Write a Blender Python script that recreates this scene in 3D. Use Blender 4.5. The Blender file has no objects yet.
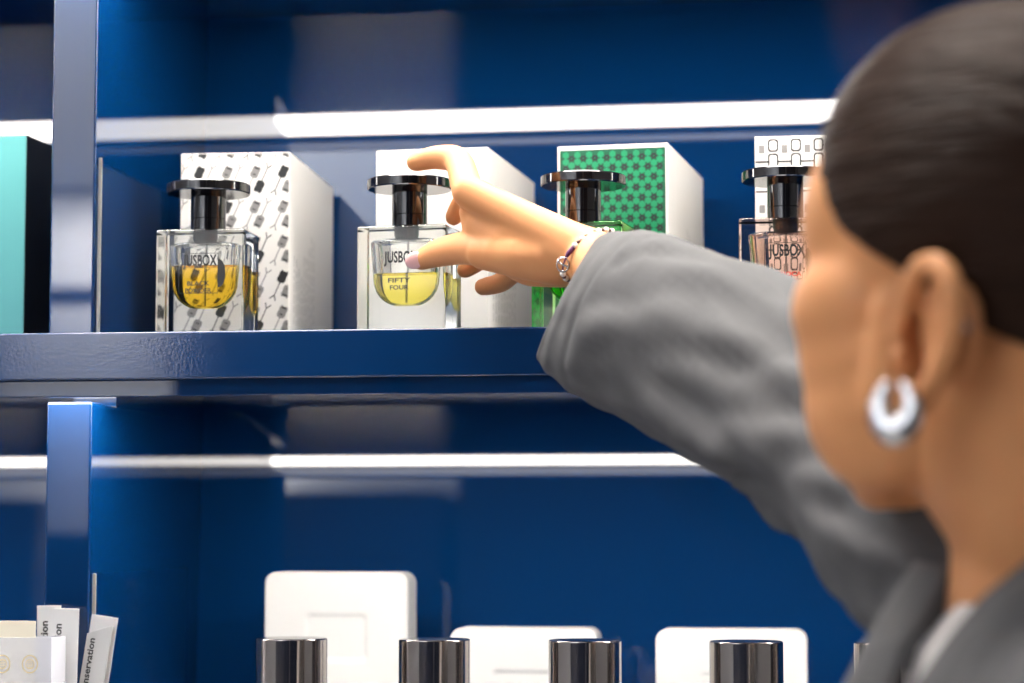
import bpy, bmesh, math, random
import numpy as np
from mathutils import Vector, Matrix, noise

random.seed(7)
SC = bpy.context.scene
COL = SC.collection
R = math.radians
PI = math.pi

# ------------------------------------------------------------------ camera
cd = bpy.data.cameras.new('camera')
cam = bpy.data.objects.new('camera', cd)
COL.objects.link(cam)
CZ = 1.45
YAW, PITCH = 8.36, 4.72
FPX = 2300.0
cam.location = (0, 0, CZ)
cam.rotation_euler = (R(90 + PITCH), 0, R(YAW))
cd.sensor_width = 36
cd.lens = FPX / 1024 * 36
cd.clip_start = .05
cd.dof.use_dof = True
cd.dof.focus_distance = 1.72
cd.dof.aperture_fstop = 4.6
SC.camera = cam

# ------------------------------------------------------------------ world, exposure, large lights
w = bpy.data.worlds.new('world')
SC.world = w
w.use_nodes = True
w.node_tree.nodes['Background'].inputs[0].default_value = (.9, .95, 1, 1)
w.node_tree.nodes['Background'].inputs[1].default_value = .07
SC.view_settings.view_transform = 'Standard'
SC.view_settings.look = 'None'
SC.view_settings.exposure = 0.55
SC.view_settings.gamma = 1
SC.view_settings.use_curve_mapping = False
try:
    SC.cycles.use_denoising = True
    SC.cycles.max_bounces = 14
    SC.cycles.transmission_bounces = 14
    SC.cycles.glossy_bounces = 6
    SC.cycles.sample_clamp_indirect = 6
except Exception:
    pass
LED = 24.0            # shelf light diffusers
CEIL = 14.5           # ceiling luminaires (W each)


def area_light(name, loc, rot, sx, sy, power, color=(1, .95, .88), spread=R(100)):
    l = bpy.data.lights.new(name, 'AREA')
    l.shape = 'RECTANGLE'
    l.size, l.size_y = sx, sy
    l.energy = power
    l.color = color
    l.spread = spread
    o = bpy.data.objects.new(name, l)
    o.location = loc
    o.rotation_euler = rot
    COL.objects.link(o)
    return o


CEILZ = 4.2
LZ = 3.1              # height of the hung luminaires
LAMPS = [(-1.9, 1.38), (-.55, 1.40), (.75, 1.38), (-1.9, -1.5), (-.4, -1.5), (1.1, -1.5)]
for i, (x, y) in enumerate(LAMPS):
    area_light('ceiling_lamp_light', (x, y, LZ - .055), (0, 0, 0), 1.1, .28, CEIL if y > 0 else CEIL * .65)
# light added to brighten the unseen pale wall that the lacquer mirrors
area_light('added_wall_light', (-2.3, -1.6, CEILZ - .03), (R(-58), 0, 0), 2.2, .12, 150, (.95, .97, 1), R(140))


# ------------------------------------------------------------------ material helpers
def mat(name, col=(.8, .8, .8), rough=.5, metal=0., coat=0., ior=1.5, spec=.5, trans=0., emit=None, estr=0.,
        sss=0., bump=None, var=None):
    m = bpy.data.materials.new(name)
    m.use_nodes = True
    nt = m.node_tree
    b = nt.nodes['Principled BSDF']
    b.inputs['Base Color'].default_value = (*col, 1)
    b.inputs['Roughness'].default_value = rough
    b.inputs['Metallic'].default_value = metal
    b.inputs['IOR'].default_value = ior
    b.inputs['Specular IOR Level'].default_value = spec
    b.inputs['Coat Weight'].default_value = coat
    b.inputs['Coat Roughness'].default_value = .03
    b.inputs['Transmission Weight'].default_value = trans
    if emit:
        b.inputs['Emission Color'].default_value = (*emit, 1)
        b.inputs['Emission Strength'].default_value = estr
    if sss:
        b.inputs['Subsurface Weight'].default_value = sss
        b.inputs['Subsurface Radius'].default_value = (.012, .005, .003)
        b.inputs['Subsurface Scale'].default_value = .5
    tc = None
    if bump or var:
        tc = nt.nodes.new('ShaderNodeTexCoord')
        mp = nt.nodes.new('ShaderNodeMapping')
        nt.links.new(tc.outputs['Object'], mp.inputs[0])
    if bump:                                    # (scale, (sx,sy,sz), strength, distance)
        mp.inputs['Scale'].default_value = bump[1]
        n = nt.nodes.new('ShaderNodeTexNoise')
        n.inputs['Scale'].default_value = bump[0]
        n.inputs['Detail'].default_value = 3
        nt.links.new(mp.outputs[0], n.inputs['Vector'])
        bp = nt.nodes.new('ShaderNodeBump')
        bp.inputs['Strength'].default_value = bump[2]
        bp.inputs['Distance'].default_value = bump[3]
        nt.links.new(n.outputs[0], bp.inputs['Height'])
        nt.links.new(bp.outputs[0], b.inputs['Normal'])
    if var:                                     # (scale, other colour)
        n2 = nt.nodes.new('ShaderNodeTexNoise')
        n2.inputs['Scale'].default_value = var[0]
        n2.inputs['Detail'].default_value = 4
        nt.links.new(mp.outputs[0], n2.inputs['Vector'])
        mx = nt.nodes.new('ShaderNodeMix')
        mx.data_type = 'RGBA'
        mx.inputs[6].default_value = (*col, 1)
        mx.inputs[7].default_value = (*var[1], 1)
        nt.links.new(n2.outputs[0], mx.inputs[0])
        nt.links.new(mx.outputs[2], b.inputs['Base Color'])
    return m


def glass(name, col, ior, rough=0.0):
    m = bpy.data.materials.new(name)
    m.use_nodes = True
    nt = m.node_tree
    for n in list(nt.nodes):
        if n.type == 'BSDF_PRINCIPLED':
            nt.nodes.remove(n)
    g = nt.nodes.new('ShaderNodeBsdfGlass')
    g.inputs['Color'].default_value = (*col, 1)
    g.inputs['IOR'].default_value = ior
    g.inputs['Roughness'].default_value = rough
    out = [n for n in nt.nodes if n.type == 'OUTPUT_MATERIAL'][0]
    nt.links.new(g.outputs[0], out.inputs[0])
    return m


BLUE = (.0007, .026, .104)
def clear(name, tint, gloss=.06, rough=.02, haze=0., hazecol=(.9, .9, .9)):
    '''thin clear or hazy plastic: mostly transparent, some mirror at glancing angles, some milkiness'''
    m = bpy.data.materials.new(name)
    m.use_nodes = True
    nt = m.node_tree
    for n in list(nt.nodes):
        if n.type == 'BSDF_PRINCIPLED':
            nt.nodes.remove(n)
    N = nt.nodes.new
    t = N('ShaderNodeBsdfTransparent'); t.inputs[0].default_value = (*tint, 1)
    g = N('ShaderNodeBsdfGlossy'); g.inputs['Roughness'].default_value = rough
    mx = N('ShaderNodeMixShader'); mx.inputs[0].default_value = gloss
    nt.links.new(t.outputs[0], mx.inputs[1]); nt.links.new(g.outputs[0], mx.inputs[2])
    last = mx
    if haze:
        d = N('ShaderNodeBsdfDiffuse'); d.inputs[0].default_value = (*hazecol, 1)
        m2 = N('ShaderNodeMixShader'); m2.inputs[0].default_value = haze
        nt.links.new(mx.outputs[0], m2.inputs[1]); nt.links.new(d.outputs[0], m2.inputs[2])
        last = m2
    out = [n for n in nt.nodes if n.type == 'OUTPUT_MATERIAL'][0]
    nt.links.new(last.outputs[0], out.inputs[0])
    return m


M = {}
M['blue'] = mat('blue_lacquer', BLUE, .022, ior=1.75)
M['blue_front'] = mat('blue_lacquer_front', BLUE, .07, ior=1.7, bump=(420, (1, 1, 1), .05, .001))
M['led'] = mat('light_diffuser', (.9, .9, .9), .4, emit=(1, .945, .87), estr=LED)
M['acrylic'] = clear('clear_acrylic', (.99, .995, .995), gloss=.03)
M['acrylic_edge'] = mat('acrylic_edge', (.36, .34, .30), .4)
M['white_wall'] = mat('white_plaster', (.62, .63, .66), .6)
M['dark_panel'] = mat('navy_cabinet', (.012, .02, .05), .45)
M['floor'] = mat('grey_floor', (.32, .31, .30), .35, var=(3, (.26, .25, .24)))
M['ceiling'] = mat('ceiling_white', (.75, .75, .75), .8)
M['lamp'] = mat('lamp_face', (.9, .9, .9), .5, emit=(1, .96, .9), estr=4)
M['alu'] = mat('aluminium', (.6, .6, .6), .35, metal=1)
M['bottle_glass'] = glass('bottle_glass', (.985, .985, .96), 1.48)
M['air'] = glass('reservoir_air', (.99, .99, .98), 1 / 1.48)
M['amber'] = glass('amber_perfume', (1, .80, .22), 1.36 / 1.48)
M['yellow'] = glass('yellow_perfume', (1, .93, .40), 1.36 / 1.48)
M['green_glass'] = glass('green_bottle_glass', (.72, .98, .62), 1.48)
M['green_air'] = glass('green_reservoir', (.45, .95, .35), 1 / 1.48)
M['green_liq'] = glass('green_perfume', (.25, .9, .2), 1.36 / 1.48)
M['red_air'] = glass('red_reservoir', (1, .90, .85), 1 / 1.48)
M['red_glass'] = glass('red_tinted_glass', (1, .91, .87), 1.48)
M['orange_liq'] = glass('orange_perfume', (1, .62, .16), 1.36 / 1.48)
M['black'] = mat('black_gloss', (.006, .005, .005), .09, ior=1.75)
M['ink'] = mat('black_ink', (.015, .015, .015), .5)
M['ink_grey'] = mat('grey_ink', (.22, .21, .20), .6)
M['ink_scent'] = mat('scent_ink', (.05, .045, .04), .6)
M['ink_faint'] = mat('faint_ink', (.40, .385, .36), .6)
M['ink_red'] = mat('red_ink', (.75, .06, .03), .5)
M['ink_gold'] = mat('gold_ink', (.58, .46, .22), .5)
M['carton'] = mat('white_carton', (.74, .715, .67), .42)
M['green_print'] = mat('green_print', (.003, .23, .09), .4)
M['green_dark'] = mat('dark_green_print', (.0, .085, .036), .4)
M['teal'] = mat('teal_carton', (.09, .36, .35), .5)
M['black_carton'] = mat('black_carton', (.008, .008, .008), .5)
M['chrome'] = mat('dark_chrome', (.42, .375, .35), .12, metal=1)
M['chrome_top'] = mat('chrome_top', (.75, .73, .71), .2, metal=1)
M['ceramic'] = mat('white_ceramic', (.62, .605, .575), .35)
M['paper'] = mat('white_paper', (.74, .73, .72), .7)
M['paper_grey'] = mat('grey_paper', (.58, .57, .56), .7)
M['cream'] = mat('cream_card', (.74, .68, .54), .6)
M['frost'] = clear('frosted_acrylic', (.97, .98, 1), rough=.2, haze=.42, hazecol=(.68, .68, .72))
M['skin'] = mat('skin', (.68, .315, .135), .5, sss=.12, var=(9, (.62, .265, .105)), spec=.28)
M['nail'] = mat('pink_nail', (.82, .45, .42), .2, coat=.4)
M['lip'] = mat('lips', (.50, .16, .13), .4)
M['eyewhite'] = mat('eye_white', (.8, .78, .75), .1)
M['iris'] = mat('iris', (.06, .03, .015), .1)
M['hair'] = mat('dark_brown_hair', (.014, .0070, .0045), .5, spec=.07, bump=(40, (1, 1, 9), .8, .004), var=(30, (.032, .015, .009)))
M['suit'] = mat('grey_suiting', (.080, .079, .082), .8, spec=.25, bump=(900, (1, 1, 1), .25, .0006), var=(260, (.064, .063, .066)))
M['suit_dark'] = mat('grey_suit_lining', (.05, .05, .055), .7)
M['top'] = mat('white_jersey', (.78, .74, .71), .8)
M['trouser'] = mat('dark_trousers', (.03, .03, .033), .8)
M['shoe'] = mat('black_leather', (.01, .01, .01), .3)
M['silver'] = mat('silver', (.62, .62, .63), .2, metal=1)
M['bead'] = mat('pearl_bead', (.85, .80, .74), .2, coat=.5)
M['bead_dark'] = mat('brown_bead', (.08, .035, .03), .3)
M['thread'] = mat('purple_thread', (.10, .015, .09), .6)


# ------------------------------------------------------------------ object helpers
def link(o, parent=None):
    COL.objects.link(o)
    if parent is not None:
        o.parent = parent
    return o


def from_bm(name, bm, m, parent=None, smooth=False, loc=(0, 0, 0), rotz=0):
    bmesh.ops.recalc_face_normals(bm, faces=bm.faces)
    me = bpy.data.meshes.new(name)
    bm.to_mesh(me)
    bm.free()
    for x in (m if isinstance(m, (list, tuple)) else [m]):
        me.materials.append(x)
    if smooth:
        for p in me.polygons:
            p.use_smooth = True
        if smooth != 'full':
            try:
                me.set_sharp_from_angle(angle=R(35))
            except Exception:
                pass
    o = bpy.data.objects.new(name, me)
    o.location = loc
    o.rotation_euler = (0, 0, rotz)
    if smooth and smooth != 'full':
        wn = o.modifiers.new('flat_faces', 'WEIGHTED_NORMAL')
        wn.keep_sharp = True
        wn.weight = 80
    return link(o, parent)


def add_box(bm, x0, x1, y0, y1, z0, z1, bev=0., seg=2, mi=0):
    r = bmesh.ops.create_cube(bm, size=1)
    vs = r['verts']
    for v in vs:
        v.co = Vector(((x0 + x1) / 2 + v.co.x * (x1 - x0), (y0 + y1) / 2 + v.co.y * (y1 - y0), (z0 + z1) / 2 + v.co.z * (z1 - z0)))
    fs = set(f for v in vs for f in v.link_faces)
    for f in fs:
        f.material_index = mi
    if bev > 0:
        es = list(set(e for v in vs for e in v.link_edges))
        bmesh.ops.bevel(bm, geom=es, offset=bev, segments=seg, profile=.5, affect='EDGES', clamp_overlap=True, material=-1)


def box_obj(name, x0, x1, y0, y1, z0, z1, m, parent=None, bev=.001, seg=2):
    bm = bmesh.new()
    add_box(bm, x0, x1, y0, y1, z0, z1, bev, seg)
    return from_bm(name, bm, m, parent, smooth=True)


def add_rings(bm, rings, cap0=True, cap1=True, closed=True, mi=0):
    """rings: list of lists of Vector (same count) -> quads"""
    vv = [[bm.verts.new(p) for p in r] for r in rings]
    n = len(rings[0])
    for a, b in zip(vv[:-1], vv[1:]):
        for i in range(n if closed else n - 1):
            j = (i + 1) % n
            f = bm.faces.new((a[i], a[j], b[j], b[i]))
            f.material_index = mi
    if cap0:
        bm.faces.new(vv[0]).material_index = mi
    if cap1:
        bm.faces.new(vv[-1][::-1]).material_index = mi
    return vv


def add_lathe(bm, prof, n=48, c=(0, 0, 0), mi=0):
    c = Vector(c)
    rings = [[c + Vector((r * math.cos(2 * PI * i / n), r * math.sin(2 * PI * i / n), z)) for i in range(n)] for r, z in prof]
    add_rings(bm, rings, mi=mi)


def frame_of(d):
    d = d.normalized()
    up = Vector((0, 0, 1)) if abs(d.z) < .9 else Vector((1, 0, 0))
    u = d.cross(up).normalized()
    return u, u.cross(d).normalized()


def add_chain(bm, pts, rad, n=14, sub=4):
    """tapered tube with rounded ends through pts (closed mesh)"""
    P = [Vector(p) for p in pts]
    cs, rs = [], []
    for i in range(len(P) - 1):
        for k in range(sub):
            t = k / sub
            cs.append(P[i].lerp(P[i + 1], t))
            rs.append(rad[i] * (1 - t) + rad[i + 1] * t)
    cs.append(P[-1])
    rs.append(rad[-1])
    # smooth the path a little
    for _ in range(2):
        c2 = cs[:]
        for i in range(1, len(cs) - 1):
            c2[i] = cs[i] * .6 + (cs[i - 1] + cs[i + 1]) * .2
        cs = c2
    full, fr = [], []
    d0 = (cs[1] - cs[0]).normalized()
    d1 = (cs[-1] - cs[-2]).normalized()
    for a in (85, 60, 35, 15):
        full.append(cs[0] - d0 * rs[0] * math.sin(R(a)))
        fr.append(rs[0] * math.cos(R(a)))
    full += cs
    fr += rs
    for a in (15, 35, 60, 85):
        full.append(cs[-1] + d1 * rs[-1] * math.sin(R(a)))
        fr.append(rs[-1] * math.cos(R(a)))
    rings = []
    u = None
    for i, c in enumerate(full):
        a, b = full[max(0, i - 1)], full[min(len(full) - 1, i + 1)]
        d = (b - a).normalized()
        if u is None:
            u, _ = frame_of(d)
        u = (u - d * u.dot(d)).normalized()
        v = d.cross(u)
        rings.append([c + (u * math.cos(2 * PI * k / n) + v * math.sin(2 * PI * k / n)) * fr[i] for k in range(n)])
    add_rings(bm, rings)


def add_ell(bm, c, r, rot=None, seg=24, ring=16):
    mtx = Matrix.Translation(Vector(c)) @ (rot.to_4x4() if rot else Matrix.Identity(4)) @ Matrix.Diagonal((*r, 1))
    bmesh.ops.create_uvsphere(bm, u_segments=seg, v_segments=ring, radius=1, matrix=mtx)


def empty(name, loc, rotz=0, label=None, cat=None, group=None):
    o = bpy.data.objects.new(name, None)
    o.empty_display_size = .05
    o.location = loc
    o.rotation_euler = (0, 0, rotz)
    link(o)
    tag(o, label, cat, group)
    return o


def tag(o, label=None, cat=None, group=None, kind=None):
    if label: o['label'] = label
    if cat: o['category'] = cat
    if group: o['group'] = group
    if kind: o['kind'] = kind
    return o


def text_into(bm, body, width, height, cx, cz, y, mi=0, font_sx=None, rot=None):
    """flat lettering facing -Y, fitted to width x height, centred on (cx, cz)"""
    cu = bpy.data.curves.new('lettering', 'FONT')
    cu.body = body
    cu.align_x = 'CENTER'
    cu.resolution_u = 3
    cu.offset = .026
    ob = bpy.data.objects.new('lettering', cu)
    COL.objects.link(ob)
    bpy.context.view_layer.update()
    dg = bpy.context.evaluated_depsgraph_get()
    me = bpy.data.meshes.new_from_object(ob.evaluated_get(dg))
    bpy.data.objects.remove(ob)
    xs = [v.co.x for v in me.vertices]
    ys = [v.co.y for v in me.vertices]
    x0, x1, y0, y1 = min(xs), max(xs), min(ys), max(ys)
    vs = []
    for v in me.vertices:
        a = ((v.co.x - x0) / (x1 - x0) - .5) * width
        b = ((v.co.y - y0) / (y1 - y0) - .5) * height
        if rot:
            a, b = a * math.cos(rot) - b * math.sin(rot), a * math.sin(rot) + b * math.cos(rot)
        vs.append(bm.verts.new((cx + a, y, cz + b)))
    for p in me.polygons:
        try:
            f = bm.faces.new([vs[i] for i in p.vertices])
            f.material_index = mi
        except ValueError:
            pass
    bpy.data.meshes.remove(me)


def poly(bm, pts, y, mi=0):
    f = bm.faces.new([bm.verts.new((a, y, b)) for a, b in pts])
    f.material_index = mi
    return f


def un(px, py, Y):
    """a point seen at (px, py) of the 1024x683 frame and lying in the vertical plane at distance Y"""
    ya, pi_ = R(YAW), R(PITCH)
    F = Vector((-math.sin(ya) * math.cos(pi_), math.cos(ya) * math.cos(pi_), math.sin(pi_)))
    Rt = Vector((math.cos(ya), math.sin(ya), 0))
    U = Rt.cross(F)
    d = F + Rt * ((px - 512) / FPX) + U * ((341.5 - py) / FPX)
    return Vector((0, 0, CZ)) + d * (Y / d.y)


# ================================================================== ROOM
def struct(o):
    o['kind'] = 'structure'
    return o


struct(box_obj('floor', -4, 3, -3, 2.2, -.05, 0, M['floor'], bev=0))
struct(box_obj('ceiling', -4, 3, -3, 2.2, CEILZ, CEILZ + .05, M['ceiling'], bev=0))
struct(box_obj('wall_back', -4, 3, 2.12, 2.2, 0, CEILZ, M['dark_panel'], bev=0))
struct(box_obj('wall_front', -4, 3, -3, -2.7, 0, CEILZ, M['white_wall'], bev=0))
struct(box_obj('wall_left', -4.05, -4, -3, 2.2, 0, CEILZ, M['white_wall'], bev=0))
struct(box_obj('wall_right', 3, 3.05, -3, 2.2, 0, CEILZ, M['white_wall'], bev=0))
for i, zz in enumerate((3.66, 2.10)):
    bm = bmesh.new()
    add_box(bm, -4, -1.13, -2.7, -2.685, zz, zz + .035, .003)
    struct(from_bm('trim_%d' % (i + 1), bm, M['dark_panel']))


def wall_cabinet(x0, x1, label, H=4.1, niche=0):
    t = empty('unseen_cabinet', ((x0 + x1) / 2, -2.68, 0), 0, label, 'cabinet')  # unseen cabinet, added and sized to shape the dark areas of the reflections
    t_w = (x1 - x0) / 2
    bm = bmesh.new()
    zc = .78 if niche else 0
    add_box(bm, -t_w, t_w, 0, .38, zc, H, .004)
    if niche:  # lit niche added out of view to mirror as a pale patch
        for xx in (-t_w, t_w - .02):
            add_box(bm, xx, xx + .02, 0, .38, 0, zc + .002, .002)
        add_box(bm, -t_w, t_w, .01, .38, 0, .06, .002)
        add_box(bm, -t_w + .01, t_w - .01, .02, .30, .30, .318, .002)
        b2 = bmesh.new()
        add_box(b2, -t_w + .019, t_w - .019, .0, .02, .058, zc, .001)
        from_bm('added_niche_back', b2, M['ceramic'], t, True)
        for zz in (.775, .295):
            area_light('added_niche_light', ((x0 + x1) / 2, -2.68 + .26, zz), (R(-35), 0, 0), (x1 - x0) * .9, .05, niche)
    from_bm('carcass', bm, M['dark_panel'], t, True)
    n = max(1, round((x1 - x0) / .55))
    for k in range(n):
        a = -t_w + 2 * t_w * k / n
        b = -t_w + 2 * t_w * (k + 1) / n
        bm = bmesh.new()
        add_box(bm, a + .008, b - .008, .38, .40, zc + .08, H - .1, .003)
        d = from_bm('door', bm, M['dark_panel'], t, True)
        bm = bmesh.new()
        add_box(bm, b - .05, b - .035, .40, .425, 1.0, 1.2, .004)
        from_bm('handle', bm, M['alu'], d, True)


wall_cabinet(-1.11, .13, 'tall navy cabinet added unseen on the facing wall as a dark reflection, wider of two')
wall_cabinet(-1.72, -1.14, 'navy cabinet of middle height with lit niche, added unseen for reflections beside the tall one', 2.12, 12)
wall_cabinet(-3.6, -2.34, 'navy cabinet with lit niche, added unseen for reflections in the far left corner of the facing wall', 2.10, 18)
wall_cabinet(-2.31, -1.75, 'low navy cabinet with lit niche, added unseen for reflections under the pale part of the facing wall', 1.45, 12)
t = empty('added_wall_lamp', (-2.03, -2.70, 2.36), 0, 'slim metal lamp added unseen over the lowest navy cabinet to brighten the mirrored wall', 'wall lamp')  # invented fixture and lamp, lifting the wall that the shelf front mirrors
bm = bmesh.new()
add_chain(bm, [(0, -.005, 0), (0, .12, .05), (0, .22, .02)], [.008, .008, .008], 10)
from_bm('arm', bm, M['alu'], t, True)
bm = bmesh.new()
add_box(bm, -.26, .26, .20, .25, -.002, .022, .004)
from_bm('lamp_bar', bm, M['alu'], t, True)
area_light('added_wall_lamp_light', (-2.03, -2.475, 2.354), (R(-28), 0, 0), .50, .03, 13, (1, .97, .93), R(150))
wall_cabinet(.36, 2.2, 'long navy cabinet added unseen as a dark reflection, far right of the facing wall')
for i, (x, y) in enumerate(LAMPS):
    t = empty('ceiling_light', (x, y, LZ), 0, 'white rectangular ceiling light panel in the shop ceiling', 'ceiling light', 'ceiling light panels')
    bm = bmesh.new()
    add_box(bm, -.57, .57, -.16, .16, -.05, 0, .006)
    from_bm('housing', bm, M['ceiling'], t, True)
    for sx in (-.45, .45):
        bm = bmesh.new()
        add_chain(bm, [(sx, 0, -.01), (sx, 0, CEILZ - LZ + .01)], [.006, .006], 8)
        from_bm('hanging_rod', bm, M['alu'], t, True)
    bm = bmesh.new()
    add_box(bm, -.55, .55, -.14, .14, -.0535, -.049, .001)
    from_bm('diffuser', bm, M['lamp'], t, True)

# ================================================================== SHELVING UNIT
SH = 1.602           # top of the middle shelf
TH = .0365
PITCHZ = .345
YF = 1.69            # shelf front
YP = 2.06            # glossy back panel (mid height of a bay)
YD = 1.75            # divider front
XL, XR = -1.75, 1.25
unit = empty('shelving_unit', (-.25, 1.9, 0), 0, 'glossy royal blue lacquered wall shelving with lit shelves and square dividers', 'shelf')


def upart(name, bm, m, smooth=True):
    for v in bm.verts:
        v.co -= Vector((-.25, 1.9, 0))
    return from_bm(name, bm, m, unit, smooth)


TOPZ = SH + .366
tops = [TOPZ, SH, SH - PITCHZ]
for z in tops + [SH - 2 * PITCHZ, SH - 3 * PITCHZ, TOPZ + PITCHZ]:
    bm = bmesh.new()
    add_box(bm, XL, XR, YF, 2.10, z - TH, z, .0016, 3)
    upart('shelf_board', bm, M['blue_front'])
for z in tops:
    # lit diffuser set under the front of the shelf, hidden behind a low valance
    for (a, b) in ((XL, XR),):
        bm = bmesh.new()
        add_box(bm, a, b, 1.722 if z > SH else 1.717, 1.788 if z > SH else 1.772, z - TH - .0004, z - TH + .0005, 0)
        upart('light_diffuser', bm, M['led'])
    bm = bmesh.new()
    add_box(bm, XL, XR, 1.700, 1.707, z - TH - .0125, z - TH + .001, .001, 2)
    upart('valance', bm, M['blue'])
TILT = R(2.6)
bays = [TOPZ + PITCHZ] + tops + [SH - 2 * PITCHZ, SH - 3 * PITCHZ]
for k, z in enumerate(bays[:-1]):
    zb, zt = bays[k + 1], z - TH            # bay below this shelf
    zm = (zb + zt) / 2
    bm = bmesh.new()
    rings = []
    for zz in (zb, zt):
        yo = YP + (zz - zm) * math.tan(R(4.2) if k < 2 else R(3.6))
        rings.append([Vector((XL, yo, zz)), Vector((XR, yo, zz)), Vector((XR, yo + .012, zz)), Vector((XL, yo + .012, zz))])
    add_rings(bm, rings)
    upart('back_panel', bm, M['blue'], False)
    for xd in (-.63, .55):
        bm = bmesh.new()
        add_box(bm, xd, xd + .0368, YD, YP + .02, zb, zt - .0135, .0018, 3)
        add_box(bm, xd + .0004, xd + .0364, 1.812, YP + .02, zt - .02, zt + .0002, 0)
        upart('divider', bm, M['blue'])
for xs in (XL - .03, XR):
    bm = bmesh.new()
    add_box(bm, xs, xs + .03, YF, 2.11, 0, TOPZ + PITCHZ, .002)
    upart('side_panel', bm, M['blue_front'])
bm = bmesh.new()
add_box(bm, XL, XR, YF + .05, 2.1, 0, .08, .002)
upart('plinth', bm, M['blue_front'])
bm = bmesh.new()
add_box(bm, XL, XR, YF, 2.1, .08, SH - 3 * PITCHZ - TH + .001, .002)
upart('base_cabinet', bm, M['blue_front'])

# clear acrylic sheets standing against the divider's right side
for i, (zb, h, label) in enumerate((
        (SH, .146, 'thin clear acrylic sheet against the divider beside the amber bottle'),
        (SH - PITCHZ, .160, 'thin clear acrylic sheet against the divider behind the paper cards'))):
    o = empty('acrylic_sheet', (-.5905, YD + .004, zb), 0, label, 'acrylic sheet')
    bm = bmesh.new()
    add_box(bm, -.0012, .0012, .0012, .27, 0, h, .0003, 1)
    from_bm('clear_panel', bm, M['acrylic'], o, True)
    bm = bmesh.new()
    add_box(bm, -.0016, .0016, 0, .0011, 0, h, .0004, 1)
    from_bm('sawn_edge', bm, M['acrylic_edge'], o, True)['label'] = 'pale sawn front edge'


# ================================================================== PERFUME BOTTLES
def ush(w, d, z, n=40, p=3.2):
    out = []
    for i in range(n):
        a = 2 * PI * i / n
        c, s = math.cos(a), math.sin(a)
        out.append(Vector((w * math.copysign(abs(c) ** (2 / p), c), d * math.copysign(abs(s) ** (2 / p), s), z)))
    return out


BW, BD, BH = .0355, .0235, .0828      # half width, half depth, height


def res_w(z):                          # reservoir half width at height z
    z0, zt, r = .0215, .0745, .019
    full = .0245 + .0042 * (z - z0) / (zt - z0)
    if z < z0 + r:
        t = (z0 + r - z) / r
        return full - r * (1 - math.sqrt(max(0, 1 - t * t))) * .98
    return full


def perfume_bottle(loc, rotz, label, level, gm, am, lm, lines, inkm, sleeve=True, tint=None):
    t = empty('perfume_bottle', loc, rotz, label, 'perfume bottle', 'square perfume bottles on the middle shelf')
    bm = bmesh.new()
    add_box(bm, -BW, BW, -BD, BD, 0, BH, .0022, 4)
    from_bm('glass_body', bm, gm, t, True)
    # liquid
    zs = [.0215 + .0004, .0220, .0228, .024, .026, .029, .033, .038] 
    zs = [z for z in zs if z < level - .001] + [level]
    bm = bmesh.new()
    add_rings(bm, [ush(res_w(z), .0135 * (res_w(z) / .0287) ** .5, z) for z in zs])
    from_bm('perfume', bm, lm, t, 'full' if False else True)
    # air above the liquid
    bm = bmesh.new()
    z1 = level + .0003
    zz = [z1] + [z1 + (.071 - z1) * k / 6 for k in range(1, 7)]
    rings = [ush(res_w(z), .0135, z) for z in zz]
    rings += [ush(.0265, .0130, .0722), ush(.020, .0115, .0732), ush(.008, .008, .0738)]
    add_rings(bm, rings)
    from_bm('reservoir', bm, am, t, True)
    # pump collar in the neck and dip tube
    bm = bmesh.new()
    add_lathe(bm, [(.0045, .0725), (.0092, .0745), (.0098, .0765), (.0098, BH + .0005)], 32)
    from_bm('pump_collar', bm, M['black'], t, True)
    bm = bmesh.new()
    add_lathe(bm, [(.0009, .0235), (.0009, .0726)], 10)
    from_bm('dip_tube', bm, M['ink_faint'], t, True)
    # cap: a stem carrying a wide flat record-like disc
    bm = bmesh.new()
    add_lathe(bm, [(.0128, BH), (.0138, BH + .0006), (.0138, BH + .0096), (.0134, BH + .0099), (.0134, BH + .0102), (.0138, BH + .0105), (.0138, BH + .0310)], 48)
    c = from_bm('cap_stem', bm, M['black'], t, True)
    bm = bmesh.new()
    zb = BH + .0300
    add_lathe(bm, [(.0140, zb + .0003), (.0322, zb), (.0330, zb + .0008), (.0330, zb + .0070), (.0322, zb + .0078), (.0105, zb + .0078), (.0100, zb + .0072)], 72)
    from_bm('cap_disc', bm, M['black'], t, True)
    # printing on the front: a record sleeve with the record half out, name and scent
    yf = -BD - .00015
    bm = bmesh.new()
    s, cx, cz, lw = .0158, -.001, .0478, .00042
    if sleeve:
        for (a, b, c2, d) in ((-s, s, s - lw, s), (-s, s, -s, -s + lw), (-s, -s + lw, -s, s), (s - lw, s, -s, s)):
            poly(bm, [(cx + a, cz + c2), (cx + b, cz + c2), (cx + b, cz + d), (cx + a, cz + d)], yf, 0)
        poly(bm, [(cx + s, cz + .0112)] + [(cx + s + .0058 * math.sin(PI * k / 14), cz + .0112 * math.cos(PI * k / 14)) for k in range(1, 14)] + [(cx + s, cz - .0112)], yf, 0)
    text_into(bm, 'JUSBOX', .0272, .0118, cx + .0012, .0566, yf, 0)
    z = .0400
    for ln in lines:
        text_into(bm, ln, .0030 * len(ln) + .003, .0036, cx, z, yf, 1)
        z -= .0056
    from_bm('front_print', bm, [M['ink'], inkm], t)
    return t


def at_bottle(pxl, py, Y):
    p = un(pxl, py, Y)
    return p


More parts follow.
